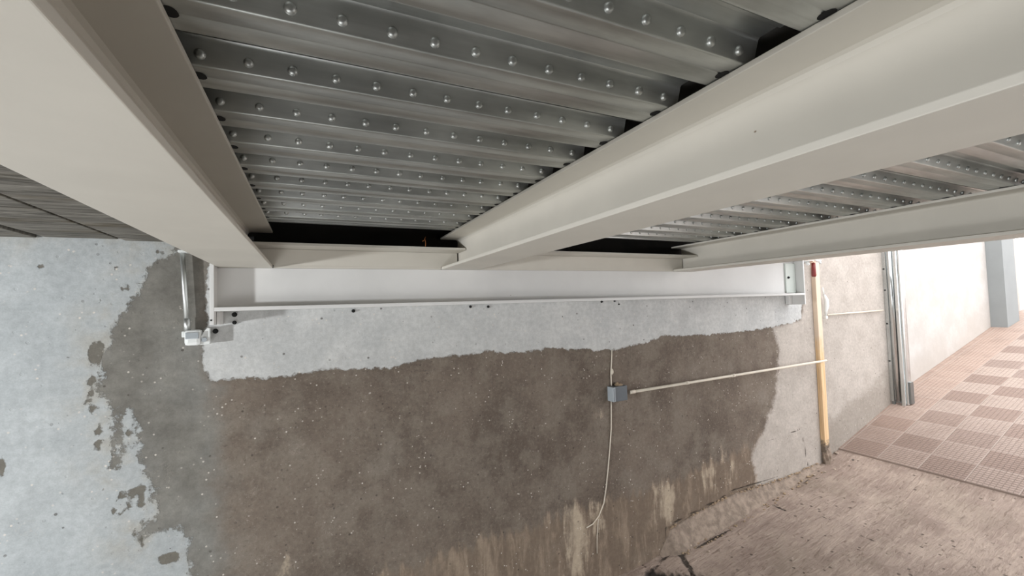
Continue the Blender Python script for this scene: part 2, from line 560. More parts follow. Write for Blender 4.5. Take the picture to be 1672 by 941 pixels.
def build_wall():
    xs = np.unique(np.concatenate([np.linspace(-6, -1.4, 16), np.arange(-1.4, 5.63, 0.025), [5.62]]))
    zs = np.unique(np.concatenate([np.arange(-2.4, 0.46, 0.025), [0.46, 1.2, 2.2]]))
    X, Z = np.meshgrid(xs, zs)
    P = np.stack([X.ravel(), Z.ravel()], 1)
    nx, nz = len(xs), len(zs)
    verts = np.stack([P[:, 0], np.full(len(P), WY), P[:, 1]], 1)
    # depth: a back face joined round the rim
    back = verts.copy()
    back[:, 1] += 0.3
    faces = []
    for j in range(nz - 1):
        for i in range(nx - 1):
            a = j * nx + i
            faces.append((a, a + 1, a + nx + 1, a + nx))
    N = len(verts)
    cor = [0, nx - 1, N - 1, N - nx]
    rim = [verts[k] + np.array([0, 0.3, 0]) for k in cor]
    allv = np.concatenate([verts, np.array(rim)])
    loop_b = list(range(nx))
    loop_r = [j * nx + nx - 1 for j in range(nz)]
    loop_t = [(nz - 1) * nx + i for i in range(nx)][::-1]
    loop_l = [j * nx for j in range(nz)][::-1]
    for lp, (c0, c1) in ((loop_b, (N, N + 1)), (loop_r, (N + 1, N + 2)), (loop_t, (N + 2, N + 3)), (loop_l, (N + 3, N))):
        faces.append(tuple(lp[::-1]) + (c0, c1))
    faces.append((N, N + 3, N + 2, N + 1))
    me = bpy.data.meshes.new('wall_back')
    me.from_pydata(allv.tolist(), [], faces)
    me.update()
    PP = np.concatenate([P, P[cor]])
    left = wp([(-300, 340), (296, 385), (288, 412), (262, 420), (244, 437), (229, 469), (215, 499), (184, 526), (172, 577), (161, 612),
               (158, 642), (179, 654), (186, 664), (184, 720), (184, 760), (194, 765), (200, 735), (201, 668), (215, 668), (228, 714), (232, 750),
               (247, 785), (244, 809), (257, 830), (238, 857), (224, 883), (246, 872), (280, 866), (310, 878), (314, 960),
               (330, 1100), (-300, 1100)])
    s_left = poly_sd(PP, left)
    blobs = [(157, 578, 13, 19), (150, 623, 8, 8), (141, 661, 3, 4), (155, 667, 7, 8), (161, 705, 7, 9), (161, 726, 7, 9),
             (213, 706, 7, 7), (213, 725, 5, 5), (199, 808, 9, 5), (218, 802, 7, 7), (232, 800, 7, 8), (212, 827, 6, 6), (231, 822, 7, 7),
             (203, 807, 6, 5), (186, 836, 4, 6), (218, 872, 4, 8), (233, 884, 5, 11), (277, 912, 17, 9), (66, 435, 6, 5),
             (192, 438, 4, 4), (262, 413, 6, 5), (207, 470, 7, 5), (162, 492, 4, 4), (240, 440, 6, 4), (147, 652, 3, 3), (166, 690, 3, 4),
             (150, 640, 4, 3), (200, 470, 4, 4), (2, 762, 6, 12), (196, 838, 3, 3)]
    s_blob = np.full(len(PP), -1.0)
    for bx_, by_, rx, ry in blobs:
        cx, cz = on_wall(bx_, by_, WY)
        ax = abs(on_wall(bx_ + rx, by_)[0] - cx)
        az = abs(on_wall(bx_, by_ + ry)[1] - cz)
        q = np.hypot((PP[:, 0] - cx) / ax, (PP[:, 1] - cz) / az)
        s_blob = np.maximum(s_blob, (1 - q) * min(ax, az))
    grey = wp([(150, 380), (345, 380), (348, 600), (356, 680), (362, 760), (368, 860), (370, 980), (100, 980)])
    newp = wp([(332, 540), (338, 520), (340, 420), (1312, 420), (1312, 470), (1308, 522), (1270, 532), (1244, 538), (1210, 541), (1170, 545), (1130, 549),
               (1082, 548), (1060, 558), (1015, 568), (990, 572), (962, 570), (930, 572), (895, 569), (846, 577), (800, 574), (740, 581), (680, 588), (640, 599),
               (590, 601), (540, 602), (480, 612), (430, 618), (380, 620), (345, 621), (334, 600), (328, 570)])
    right = wp([(1262, 534), (1306, 524), (1312, 500), (1312, 380), (1700, 380), (1700, 700), (1420, 740), (1320, 790), (1240, 800), (1232, 770), (1225, 745), (1246, 705), (1266, 650),
                (1268, 600), (1272, 570)])
    s_right = np.maximum(poly_sd(PP, right), PP[:, 0] - 4.35)
    tl = np.array(wp([(560, 965), (640, 932), (740, 895), (870, 858), (935, 832), (1000, 812), (1080, 790), (1150, 760), (1200, 738), (1250, 712), (1330, 690)]))
    s_tide = np.interp(PP[:, 0], tl[:, 0], tl[:, 1]) - PP[:, 1]
    runs = [[(918, 820), (930, 818), (950, 836), (960, 941), (925, 941)], [(965, 822), (990, 818), (985, 850), (978, 880), (968, 870)],
            [(1068, 796), (1100, 788), (1104, 815), (1096, 850), (1072, 862)],
            [(1146, 773), (1155, 770), (1155, 802), (1148, 802)], [(1163, 768), (1170, 765), (1171, 808), (1164, 805)],
            [(1190, 757), (1197, 756), (1198, 785), (1191, 786)], [(1178, 735), (1190, 733), (1186, 752), (1180, 752)],
            [(1233, 735), (1248, 728), (1250, 760), (1240, 790), (1234, 790)], [(455, 900), (475, 905), (470, 960), (450, 960)], [(968, 673), (984, 669), (986, 675), (970, 680)]]
    s_run = np.full(len(PP), -1.0)
    for r_ in runs:
        s_run = np.maximum(s_run, poly_sd(PP, wp(r_)))
    z_foot = np.array([floor_z(x) for x in PP[:, 0]])
    s_damp = 0.35 - (PP[:, 1] - z_foot)
    s_damp = np.where(PP[:, 0] > 4.4, s_damp, -1.0)
    cracks = [wp([(1310, 714), (1314, 730), (1317, 752), (1322, 770)]), wp([(1086, 862), (1088, 880), (1089, 900)]), wp([(1088, 861), (1130, 838), (1170, 818), (1200, 799), (1250, 786), (1312, 768)]),
              wp([(1250, 720), (1280, 712), (1310, 700)])]
    s_crack = np.full(len(PP), -1.0)
    for c_ in cracks:
        s_crack = np.maximum(s_crack, -line_d(PP, c_) + 0.004)
    for nm_, v in (('s_left', s_left), ('s_blob', s_blob), ('s_grey', poly_sd(PP, grey)), ('s_new', poly_sd(PP, newp)),
                   ('s_right', s_right), ('s_tide', s_tide), ('s_run', s_run), ('s_damp', s_damp), ('s_crack', s_crack)):
        add_attr(me, nm_, v)
    me.materials.append(M['wall'])
    o = bpy.data.objects.new('wall_back', me)
    COL.objects.link(o)
    return struct(o)


build_wall()

# pale wall further up the ramp, set back a little
struct(obj('wall_right', box(new_bm(), 5.62, 9.4, 2.545, 2.85, -1.6, 2.2), M['pale']))
# unseen sides of the passage
struct(obj('wall_front', box(new_bm(), -6.3, 3.2, -3.0, -2.7, -2.4, 0.62), M['dull']))
struct(obj('wall_left', box(new_bm(), -6.3, -6.0, -2.7, 2.8, -2.4, 0.62), M['dull']))
# slab over the new deck; the ramp beyond it is open to the sky
struct(obj('ceiling', box(new_bm(), -6.0, 3.9, -2.7, 2.5, 0.466, 0.62), M['slab']))
# dark timber closing the gap above the girder
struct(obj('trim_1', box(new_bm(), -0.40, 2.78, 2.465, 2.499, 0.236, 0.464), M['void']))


def build_floor():
    xs = np.unique(np.concatenate([np.linspace(-6, 1.4, 22), np.arange(1.4, 4.62, 0.035), [4.62]]))
    ys = np.unique(np.concatenate([np.linspace(-2.7, 0.6, 14), np.arange(0.6, 2.5, 0.035), [2.5]]))
    X, Y = np.meshgrid(xs, ys)
    P = np.stack([X.ravel(), Y.ravel()], 1)
    hole = [on_floor(x, y) for x, y in [(1058, 926), (1072, 930), (1090, 936), (1120, 936), (1150, 940), (1185, 952), (1180, 990), (1040, 990), (1046, 950)]]
    s_hole = poly_sd(P, hole)
    cracks = [[on_floor(x, y) for x, y in l] for l in (
        [(1062, 930), (1085, 912), (1112, 902), (1140, 893), (1170, 877), (1200, 863)],
        [(1112, 902), (1118, 918), (1132, 935)],
        [(1258, 822), (1270, 828), (1282, 834)],
        [(1090, 912), (1120, 893), (1160, 868), (1200, 846), (1240, 822), (1280, 800), (1320, 784)],
        [(1340, 843), (1370, 858), (1400, 872), (1440, 890)])]
    s_crack = np.full(len(P), -1.0)
    for c_, w_ in zip(cracks, (0.008, 0.014, 0.006, 0.000, -0.002)):
        s_crack = np.maximum(s_crack, -line_d(P, c_) + w_)
    Zs = np.array([floor_z(x) for x in P[:, 0]])
    bump = np.array([0.012 * mnoise.noise(Vector((x * 2.2, y * 2.2, 0))) + 0.006 * mnoise.noise(Vector((x * 7, y * 7, 4))) for x, y in P])
    fade = np.clip((4.62 - P[:, 0]) / 0.2, 0, 1)
    Zs = Zs + bump * fade - 0.07 * np.clip(s_hole / 0.03, 0, 1)
    nx, ny = len(xs), len(ys)
    faces = [(j * nx + i, j * nx + i + 1, (j + 1) * nx + i + 1, (j + 1) * nx + i) for j in range(ny - 1) for i in range(nx - 1)]
    me = bpy.data.meshes.new('floor')
    me.from_pydata(np.stack([P[:, 0], P[:, 1], Zs], 1).tolist(), [], faces)
    me.polygons.foreach_set('use_smooth', [True] * len(faces))
    add_attr(me, 's_hole', s_hole)
    add_attr(me, 's_crack', s_crack)
    me.materials.append(M['floor'])
    o = bpy.data.objects.new('floor', me)
    COL.objects.link(o)
    struct(o)


build_floor()

# ribbed paving of the ramp
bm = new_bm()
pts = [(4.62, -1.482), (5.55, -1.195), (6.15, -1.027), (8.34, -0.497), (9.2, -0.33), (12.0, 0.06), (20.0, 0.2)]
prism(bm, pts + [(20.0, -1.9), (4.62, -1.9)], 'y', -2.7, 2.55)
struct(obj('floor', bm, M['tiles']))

# column at the mouth of the ramp
bm = new_bm()
box(bm, 8.36, 8.75, 2.385, 2.546, -0.62, 2.2, 0.004)
struct(obj('trim_2', bm, M['column']))

# soffit boards left of the first beam
XJ = [-0.402, -0.776, -1.044, -1.62, -2.6]
who = ['weathered grey soffit board directly beside the left white beam',
       'weathered grey soffit board between the two dark joints above the pale wall',
       'brownish soffit board with dark stain at the far left above the wall',
       'outermost soffit board at the left edge beyond the brownish board']
for k in range(4):
    bm = new_bm()
    dz = (0.0, 0.006, 0.002, 0.004)[k]
    box(bm, XJ[k + 1] + 0.012, XJ[k] - (0.0 if k == 0 else 0.012), -2.6, 2.497, 0.345 + dz, 0.4658, 0.004)
    o = obj('soffit_board', bm, M['boards'], at=((XJ[k] + XJ[k + 1]) / 2, 0, 0.35))
    tag(o, who[k], 'board', 'soffit boards at the left')

# ------------------------------------------------------------------ steel frame
ZB, ZT = 0.22, 0.409


def i_beam(label, x0, x1, y0, y1):
    xc = (x0 + x1) / 2
    t = thing('steel_beam', label, 'beam', (xc, (y0 + y1) / 2, ZB), 'white steel floor beams')
    obj('bottom_flange', box(new_bm(), x0, x1, y0, y1, ZB, ZB + 0.0145, 0.0018), M['beam'], t)
    bm = new_bm()
    r = 0.012
    zb, zt = ZB + 0.0145, ZT - 0.0115
    prof = [(xc - 0.0045 - r, zb), (xc - 0.0045 - r * .3, zb + r * .3), (xc - 0.0045, zb + r), (xc - 0.0045, zt - r), (xc - 0.0045 - r * .3, zt - r * .3), (xc - 0.0045 - r, zt)]
    prof = prof + [(2 * xc - u, v) for u, v in prof[::-1]]
    prism(bm, prof, 'y', y0, y1)
    obj('web', bm, M['beam'], t)
    obj('top_flange', box(new_bm(), x0, x1, y0, y1, ZT - 0.0115, ZT, 0.0018), M['beam'], t)
    return t


i_beam('wide white steel beam at the left, running from above the camera to the wall', -0.397, -0.173, -2.6, 2.447)
i_beam('middle white steel beam crossing the picture to the upper right corner', 0.690, 0.913, -2.6, 2.447)
i_beam('farthest right white steel beam, spanning above the ramp and batten', 2.507, 2.727, -2.6, 2.447)

# girder bolted along the wall
LX0, LX1 = -0.42, 3.985
g = thing('wall_girder', 'long bright white girder fixed along the wall under the three beams', 'girder', ((LX0 + LX1) / 2, 2.45, -0.05))
obj('web', prism(new_bm(), [(LX0 + 0.017, 0.024), (LX1 - 0.0155, 0.024), (LX1 - 0.0155, 0.318), (2.732, 0.318), (2.732, ZB - 0.001), (LX0 + 0.017, ZB - 0.001)], 'y', 2.432, 2.455), M['ledger'], g)
obj('top_flange', box(new_bm(), 2.735, LX1, 2.35, 2.497, 0.319, 0.331, 0.001), M['ledger'], g)
bm = new_bm()
box(bm, LX0 + 0.017, LX1 - 0.015, 2.35, 2.497, 0.012, 0.030, 0.002)
obj('bottom_flange', bm, M['ledger'], g)
obj('end_plate', box(new_bm(), LX0, LX0 + 0.017, 2.35, 2.497, -0.050, 0.232, 0.002), M['ledger'], g)
obj('end_plate', box(new_bm(), LX1 - 0.015, LX1, 2.35, 2.497, -0.072, 0.318, 0.002), M['ledger'], g)
# wall cleats beside the end plates
obj('cleat', box(new_bm(), LX0 + 0.018, LX0 + 0.030, 2.40, 2.497, -0.050, 0.011, 0.001), M['ledger'], g)
obj('cleat', box(new_bm(), LX1 - 0.055, LX1 - 0.017, 2.46, 2.497, -0.068, 0.011, 0.001), M['ledger'], g)
cp = obj('splice_plate', box(new_bm(), LX1 - 0.155, LX1 - 0.017, 2.418, 2.431, 0.034, 0.300, 0.001), M['splice'], g, 'greenish grey splice plate')
bm = new_bm()
tube(bm, [(3.86, 2.418, 0.172), (3.86, 2.413, 0.172)], 0.011, 18)
tube(bm, [(3.86, 2.413, 0.172), (3.86, 2.405, 0.172)], 0.008, 6)
obj('bolt', bm, M['black'], g, 'dark bolt with washer')
bm = new_bm()
tube(bm, [(LX0 + 0.006, 2.351, -0.028), (LX0 + 0.006, 2.3485, -0.028)], 0.004, 12)
obj('bolt_hole', bm, M['black'], g)

# short trimmers on top of the girder, between the beam webs


def trimmer(label, xa, xb, fa, fb):
    t = thing('trimmer_beam', label, 'beam', ((xa + xb) / 2, 2.43, ZB), 'short trimmers on the wall girder')
    bm = new_bm()
    prism(bm, [(fa, 2.462), (xa - 0.004, 2.29), (xb, 2.29), (fb, 2.31), (fb, 2.462)] if False else [(fa, 2.462), (fa, 2.292), (fb, 2.292), (fb, 2.462)], 'z', 0.318, 0.330)
    obj('top_flange', bm, M['beam'], t)
    prism(wb := new_bm(), [(fa + .004, 0.2362), (xa, 0.2362), (xa, ZB + 0.011), (xb, ZB + 0.011), (xb, 0.2362), (fb - .004, 0.2362), (fb - .004, 0.317), (fa + .004, 0.317)], 'y', 2.436, 2.446)
    obj('web', wb, M['beam'], t)
    obj('bottom_flange', box(new_bm(), xa, xb, 2.434, 2.462, ZB, ZB + 0.011), M['beam'], t)


trimmer('short white trimmer on the wall girder between left and middle beams', -0.170, 0.687, -0.276, 0.792)
trimmer('short white trimmer on the wall girder between middle and right beams', 0.916, 2.504, 0.811, 2.606)

# ------------------------------------------------------------------ ribbed steel deck
PITCH, FLAT0, FW = 0.1760, 0.6665, 0.080
ZD, ZR = 0.4105, 0.4555


def deck_sheet(label, x0, x1, k0, k1, dimx, group, burns):
    t = thing('deck_sheet', label, 'decking', ((x0 + x1) / 2, FLAT0 + PITCH * (k0 + k1) / 2, ZD), group)
    prof = []
    ins = 0.013
    for k in range(k0, k1 + 1):
        a = FLAT0 + PITCH * k
        pv = a - PITCH + FW       # far edge of the previous flat
        if k == k0:
            prof += [(pv + 0.003, ZD + 0.0015), (pv + 0.004, ZD + 0.006), (pv + ins, ZR)]
        prof += [(pv + ins + 0.020, ZR), (pv + ins + 0.025, ZR - 0.005), (pv + ins + 0.031, ZR - 0.005), (pv + ins + 0.036, ZR)]
        prof += [(a - ins - 0.006, ZR), (a - ins - 0.003, ZR), (a - ins, ZR - 0.003), (a - ins + 0.001, ZR - 0.0068)]
        prof += [(a - 0.0016, ZD + 0.0052), (a - 0.0010, ZD + 0.0030), (a - 0.0003, ZD + 0.0011), (a + 0.0010, ZD + 0.0002), (a + 0.0026, ZD), (a + 0.0045, ZD), (a + 0.034, ZD), (a + 0.036, ZD + 0.0015), (a + 0.039, ZD + 0.0015), (a + 0.041, ZD), (a + FW - 0.006, ZD), (a + FW - 0.003, ZD), (a + FW, ZD + 0.002), (a + FW + 0.001, ZD + 0.006)]
        if k < k1:
            prof += [(a + FW + ins, ZR)]
        elif k1 == 8:
            prof += [(a + FW + 0.003, ZD + 0.016), (a + FW + 0.040, ZD + 0.016), (a + FW + 0.043, ZD + 0.001), (a + FW + 0.056, ZD)]
        else:
            prof += [(a + FW + 0.003, ZD + 0.012)]
    n = len(prof)
    bm = new_bm()
    th = 0.0011
    nseg = 8
    cols = []
    for s in range(nseg + 1):
        x = x0 + (x1 - x0) * s / nseg
        lo = [bm.verts.new((x, y, z)) for y, z in prof]
        hi = [bm.verts.new((x, y, z + th)) for y, z in prof]
        cols.append((lo, hi))
    for (la, ha), (lb, hb) in zip(cols, cols[1:]):
        for i in range(n - 1):
            bm.faces.new((la[i], la[i + 1], lb[i + 1], lb[i])).smooth = True
            bm.faces.new((ha[i], hb[i], hb[i + 1], ha[i + 1]))
        for i in (0, n - 1):
            bm.faces.new((la[i], lb[i], hb[i], ha[i]))
    for lo, hi in (cols[0], cols[-1]):
        for i in range(n - 1):
            bm.faces.new((lo[i], hi[i], hi[i + 1], lo[i + 1]))
    bmesh.ops.recalc_face_normals(bm, faces=bm.faces)
    # pressed round studs along each rib side that faces the room
    for k in range(k0, k1 + 1):
        a = FLAT0 + PITCH * k
        p0 = Vector((0, a - 0.0016, ZD + 0.0052))
        p1 = Vector((0, a - ins, ZR - 0.003))
        up = (p1 - p0).normalized()
        nrm = Vector((0, -up.z, up.y))
        c0 = p0 + (p1 - p0) * 0.34
        for x in dimx:
            xx = x + random.uniform(-.002, .002)
            if not (x0 + 0.03 < xx < x1 - 0.03):
                continue
            c = Vector((xx, c0.y, c0.z))
            ring = []
            rr = 0.0088 * random.uniform(.92, 1.05)
            for r_, h_ in ((1.0, -0.0006), (0.92, 0.0030), (0.70, 0.0052), (0.35, 0.0060)):
                ring.append([bm.verts.new(c + Vector((1, 0, 0)) * math.cos(q) * rr * r_ + up * math.sin(q) * rr * r_ + nrm * h_)
                             for q in [2 * math.pi * j / 14 for j in range(14)]])
            for ra, rb in zip(ring, ring[1:]):
                for j in range(14):
                    f = bm.faces.new((ra[j], ra[(j + 1) % 14], rb[(j + 1) % 14], rb[j]))
                    f.smooth = True
            bm.faces.new(ring[-1]).smooth = True
    obj_keep('ribbed_sheet', bm, M['deck'], t)
    # burnt weld spots on every flat where it sits on the beams
    for k in range(k0, k1 + 1):
        yc = FLAT0 + PITCH * k + 0.034
        for s, xe in enumerate(burns):
            bm = new_bm()
            c = (xe, yc + random.uniform(-.008, .008), ZD - 0.0004)
            vs = [bm.verts.new((c[0] + math.cos(q) * 0.010 * (1 + .15 * mnoise.noise(Vector((q, k, s)))),
                                c[1] + math.sin(q) * 0.013, c[2])) for q in [2 * math.pi * j / 14 for j in range(14)]]
            f = bm.faces.new(vs)
            r = bmesh.ops.extrude_face_region(bm, geom=[f])
            bmesh.ops.translate(bm, verts=[v for v in r['geom'] if isinstance(v, bmesh.types.BMVert)], vec=(0, 0, 0.0006))
            obj('weld_burn', bm, M['burn'], t)
    return t


def obj_keep(name, bm, mat, parent):
    bmesh.ops.translate(bm, verts=bm.verts, vec=-Vector(parent.location))
    me = bpy.data.meshes.new(name)
    bm.to_mesh(me)
    bm.free()
    me.set_sharp_from_angle(angle=math.radians(38))
    me.materials.append(mat)
    o = bpy.data.objects.new(name, me)
    COL.objects.link(o)
    o.parent = parent
    return o


DX1 = [0.046 + 0.070 * i for i in range(-4, 12)]
DX2 = [0.046 + 0.070 * i for i in range(11, 38)]
order = ['nearest the wall', 'second from the wall', 'third from the wall', 'nearest the camera']
for i, (k0, k1) in enumerate([(5, 8), (1, 4), (-3, 0), (-7, -4)]):
    deck_sheet('galvanised ribbed deck sheet between left and middle beams, ' + order[i], -0.200, 0.716, k0, k1, DX1, 'deck sheets of the left bay', (-0.170, 0.686))
    deck_sheet('galvanised ribbed deck sheet between middle and right beams, ' + order[i], 0.887, 3.600, k0, k1, DX2, 'deck sheets of the right bay', (0.917, 2.503))

# ------------------------------------------------------------------ small fittings
# rusty tie wire on the first trimmer
bm = new_bm()
tube(bm, [(0.565, 2.30, 0.330), (0.567, 2.30, 0.352), (0.565, 2.302, 0.368), (0.560, 2.30, 0.375)], 0.0022, 8)
tube(bm, [(0.549, 2.30, 0.362), (0.560, 2.30, 0.366), (0.564, 2.30, 0.380), (0.567, 2.30, 0.386)], 0.0018, 8)
tag(obj('tie_wire', bm, M['rust'], at=(0.565, 2.30, 0.33)), 'short rusty twisted wire standing on the trimmer flange under the deck', 'wire')

# black anchor bolts in the wall
anchors = [((383, 514), 5, 'black anchor in the wall under the left girder end, upper of a pair'),
           ((383, 527), 4, 'smaller black anchor in the wall, lower of the pair'),
           ((352, 541), 5, 'black anchor in the wall right beside the white sensor box'),
           ((577, 508), 4, 'lone black anchor under the girder between the left and middle beams'),
           ((768, 501), 3.5, 'left of two black anchors under the girder below the middle beam'),
           ((797, 501), 3.5, 'right of two black anchors under the girder below the middle beam'),
           ((982, 493), 3.5, 'largest and leftmost of three black anchors above the thin cable'),
           ((1003, 492), 2.5, 'upper small black anchor to the right in the trio above the thin cable'),
           ((1010, 497), 2.5, 'lowest small black anchor of the trio above the thin cable')]
for (px, py), rpx, lab in anchors:
    x, z = on_wall(px, py, WY)
    r = rpx / F_PX * 2.5 * 0.66
    t = thing('anchor_bolt', lab, 'bolt', (x, WY, z), 'black anchors below the girder')
    obj('washer', tube(new_bm(), [(x, 2.502, z), (x, 2.496, z)], r, 16), M['black'], t)
    obj('nut', tube(new_bm(), [(x, 2.496, z), (x, 2.486, z)], r * 0.62, 6), M['black'], t)

# steel conduit dropping to the sensor box
t = thing('conduit_pipe', 'upright galvanised conduit running down the left wall into the white sensor box', 'pipe', (-0.53, 2.47, -0.07))
xt, zt = on_wall(303 - 5, 410, 2.47)
xb_, zb_ = on_wall(306, 540, 2.47)
obj('pipe', tube(new_bm(), [(xt - 0.003, 2.47, 0.344), (xb_, 2.47, -0.072)], 0.0105, 16), M['zinc'], t)
obj('coupling', tube(new_bm(), [(xb_ - .002, 2.47, -0.018), (xb_, 2.47, -0.074)], 0.0135, 16), M['zinc'], t)
bm = new_bm()
box(bm, xt - 0.015, xt + 0.026, 2.452, 2.499, 0.292, 0.304, 0.002)
obj('clip', bm, M['whiteplastic'], t)

x0, _ = on_wall(300, 550, 2.44)
x1, _ = on_wall(328, 550, 2.44)
zt2 = on_wall(314, 539, 2.44)[1]
zb2 = on_wall(314, 565, 2.44)[1]
t = thing('sensor_box', 'small white plastic sensor box with grey lens at the foot of the conduit', 'sensor', ((x0 + x1) / 2, 2.47, zb2))
obj('body', box(new_bm(), x0, x1, 2.437, 2.4985, zb2, zt2, 0.016), M['whiteplastic'], t)
obj('lens', box(new_bm(), x0 + 0.007, x1 - 0.007, 2.430, 2.445, zb2 + 0.032, zb2 + 0.062, 0.003), M['lens'], t, 'grey lens strip')
x2 = on_wall(343, 550, 2.46)[0]
bm = new_bm()
prism(bm, [(x1 - 0.006, zb2 + 0.002), (x2, zb2 + 0.003), (x2, zb2 + 0.077), (x2 - 0.008, zb2 + 0.080), (x1 + 0.010, zb2 + 0.064), (x1 + 0.002, zb2 + 0.045), (x1 - 0.006, zb2 + 0.040)], 'y', 2.450, 2.474)
br = obj('bracket', bm, M['whiteplastic'], t)
bm = new_bm()
tube(bm, [(x2 - 0.021, 2.451, zb2 + 0.026), (x2 - 0.021, 2.444, zb2 + 0.026)], 0.011, 16)
obj('screw', bm, M['lens'], t)
obj('tab', box(new_bm(), x0 - 0.013, x0 + 0.002, 2.46, 2.48, zb2 + 0.040, zb2 + 0.068, 0.003), M['whiteplastic'], t)

# grey junction box in the middle of the wall
bx0, bz1 = on_wall(1000, 633, 2.44)
bx1, bz0 = on_wall(1026, 654, 2.44)
t = thing('junction_box', 'blue grey junction box on the brown wall where cable and conduit meet', 'box', ((bx0 + bx1) / 2, 2.47, bz0))
obj('body', box(new_bm(), bx0 + 0.022, bx1, 2.445, 2.499, bz0, bz1, 0.006), M['greyplastic'], t)
lid = obj('lid_lip', box(new_bm(), bx0, bx0 + 0.022, 2.436, 2.499, bz0 + 0.003, bz1 - 0.002, 0.003), M['palegrey'], t, 'pale grey ribbed lip of the lid')
obj('lip_groove', box(new_bm(), bx0 + 0.008, bx0 + 0.012, 2.4345, 2.44, bz0 + 0.008, bz1 - 0.008, 0.0005), M['greyplastic'], lid)
bm = new_bm()
lump(bm, ((bx0 + bx1) / 2 + 0.018, 2.478, bz1 + 0.002), (0.032, 0.022, 0.014), 2)
lump(bm, ((bx0 + bx1) / 2 + 0.008, 2.482, bz1 + 0.012), (0.012, 0.012, 0.012), 5)
obj('mortar_blob', bm, M['mortar'], t, 'tan mortar smeared over the top')

# cream conduit from the box to the wooden batten
ya, yb = 2.470, 2.432
xa, za = on_wall(1027, 641, ya)
xb, zb = on_wall(1349, 589, yb)
t = thing('conduit_pipe', 'cream plastic conduit sloping from the grey junction box up to the batten', 'pipe', (xa, ya, za))
A, B = Vector((xa + .004, ya, za)), Vector((xb, yb, zb))
obj('pipe', tube(new_bm(), [A, A.lerp(B, .3), A.lerp(B, .62), B], 0.0105, 14), M['cream'], t)
for q in (0.0, 0.235, 0.455):
    c = A.lerp(B, q)
    d = (B - A).normalized()
    obj('coupling', tube(new_bm(), [c - d * 0.0, c + d * (0.05 if q == 0 else 0.03)], 0.0132, 14), M['cream'], t)

# thin cable hanging down the wall past the box
cpts = [(999, 572), (998.5, 590), (997.5, 608), (998, 625), (997.5, 645), (998, 670), (998, 700), (996, 730), (993, 765), (990, 795), (986, 822), (978, 843), (968, 856), (958, 862)]
path = []
for i, (px, py) in enumerate(cpts):
    yy = 2.492
    x, z = on_wall(px, py, yy)
    path.append((x, yy, z))
bm = new_bm()
tube(bm, path[:4] + [(path[3][0], path[3][1], bz1 + 0.001)], 0.0042, 10)
tube(bm, [(path[4][0], path[4][1], bz0 - 0.001)] + path[5:], 0.0042, 10)
x, z = on_wall(999, 607, 2.49)
lump(bm, (x + .002, 2.49, z), (0.010, 0.008, 0.020), 3)
t = thing('hanging_cable', 'thin pale cable hanging down the brown wall past the junction box', 'cable', (path[0][0], 2.492, path[-1][2]))
obj('cable', bm, M['cream'], t)
x, z = on_wall(977, 848, 2.494)
x2_, z2_ = on_wall(975, 904, 2.494)
obj('loose_strand', tube(new_bm(), [(x, 2.494, z), ((x + x2_) / 2 - .004, 2.495, (z + z2_) / 2), (x2_, 2.494, z2_)], 0.0028, 8), M['cream'], t)

# wooden batten standing against the wall
bxl = 4.352
bz = floor_z(4.36)
t = thing('wooden_batten', 'pale wooden batten standing upright against the wall beside the ramp', 'batten', (4.37, 2.48, bz))
bm = new_bm()
n_ = 14
rings = []
for i in range(n_ + 1):
    f = i / n_
    z = bz + 0.10 + (0.32 - bz - 0.10) * f
    dx = 0.004 * mnoise.noise(Vector((0, 0, z * 2)))
    hw = 0.034
    rings.append([bm.verts.new((4.373 + dx + a * hw, 2.479 + b * 0.0195, z)) for a, b in ((-1, -.8), (-.9, -1), (.9, -1), (1, -.8), (1, 1), (-1, 1))])
for a, b in zip(rings, rings[1:]):
    for k in range(6):
        bm.faces.new((a[k], a[(k + 1) % 6], b[(k + 1) % 6], b[k]))
bm.faces.new(rings[0][::-1])
bm.faces.new(rings[-1])
obj('shaft', bm, M['wood'], t)
bm = new_bm()
lump(bm, (4.372, 2.470, bz + 0.05), (0.042, 0.034, 0.10), 4, sub=3)
obj('mortar_foot', bm, M['fillet'], t, 'mortar clump holding the foot')

# short dark red pipe stub and white fittings near the girder end
t = thing('pipe_stub', 'short dark red pipe stub hanging at the top of the batten', 'pipe', (4.20, 2.44, 0.18))


def at_px(px, py, Y):
    x, z = on_wall(px, py, Y)
    return (x, Y, z)


obj('red_pipe', tube(new_bm(), [at_px(1328, 430, 2.40), at_px(1328.5, 441, 2.40), at_px(1329, 450, 2.40), at_px(1329, 452, 2.40)], [0.0165, 0.0185, 0.020, 0.015], 18), M['red'], t)
bm = new_bm()
c = at_px(1327, 428, 2.40)
lump(bm, (c[0], c[1], c[2]), (0.030, 0.020, 0.012), 6)
obj('mortar_cap', bm, M['pink'], t, 'pinkish mortar cap')
bm = new_bm()
c = at_px(1318, 431, 2.40)
tube(bm, [(c[0] - 0.012, c[1], c[2] + .004), (c[0] + 0.014, c[1], c[2])], 0.009, 12)
lump(bm, (c[0] + .002, c[1] - .006, c[2] - .002), (0.013, 0.012, 0.014), 3)
obj('elbow_fitting', bm, M['whiteplastic'], t, 'white elbow fitting on the left')
bm = new_bm()
a_, b_ = at_px(1331, 426, 2.40), at_px(1340, 426, 2.40)
tube(bm, [a_, b_], 0.009, 12)
c = at_px(1338, 429, 2.40)
tube(bm, [(c[0], c[1], c[2] + .006), (c[0] + 0.002, c[1] - .01, c[2] - .010)], 0.009, 12)
tube(bm, [(a_[0] + .01, 2.40, a_[2]), (a_[0] + .01, 2.499, a_[2])], 0.009, 12)
obj('tee_fitting', bm, M['whiteplastic'], t, 'white tee fitting on the right')

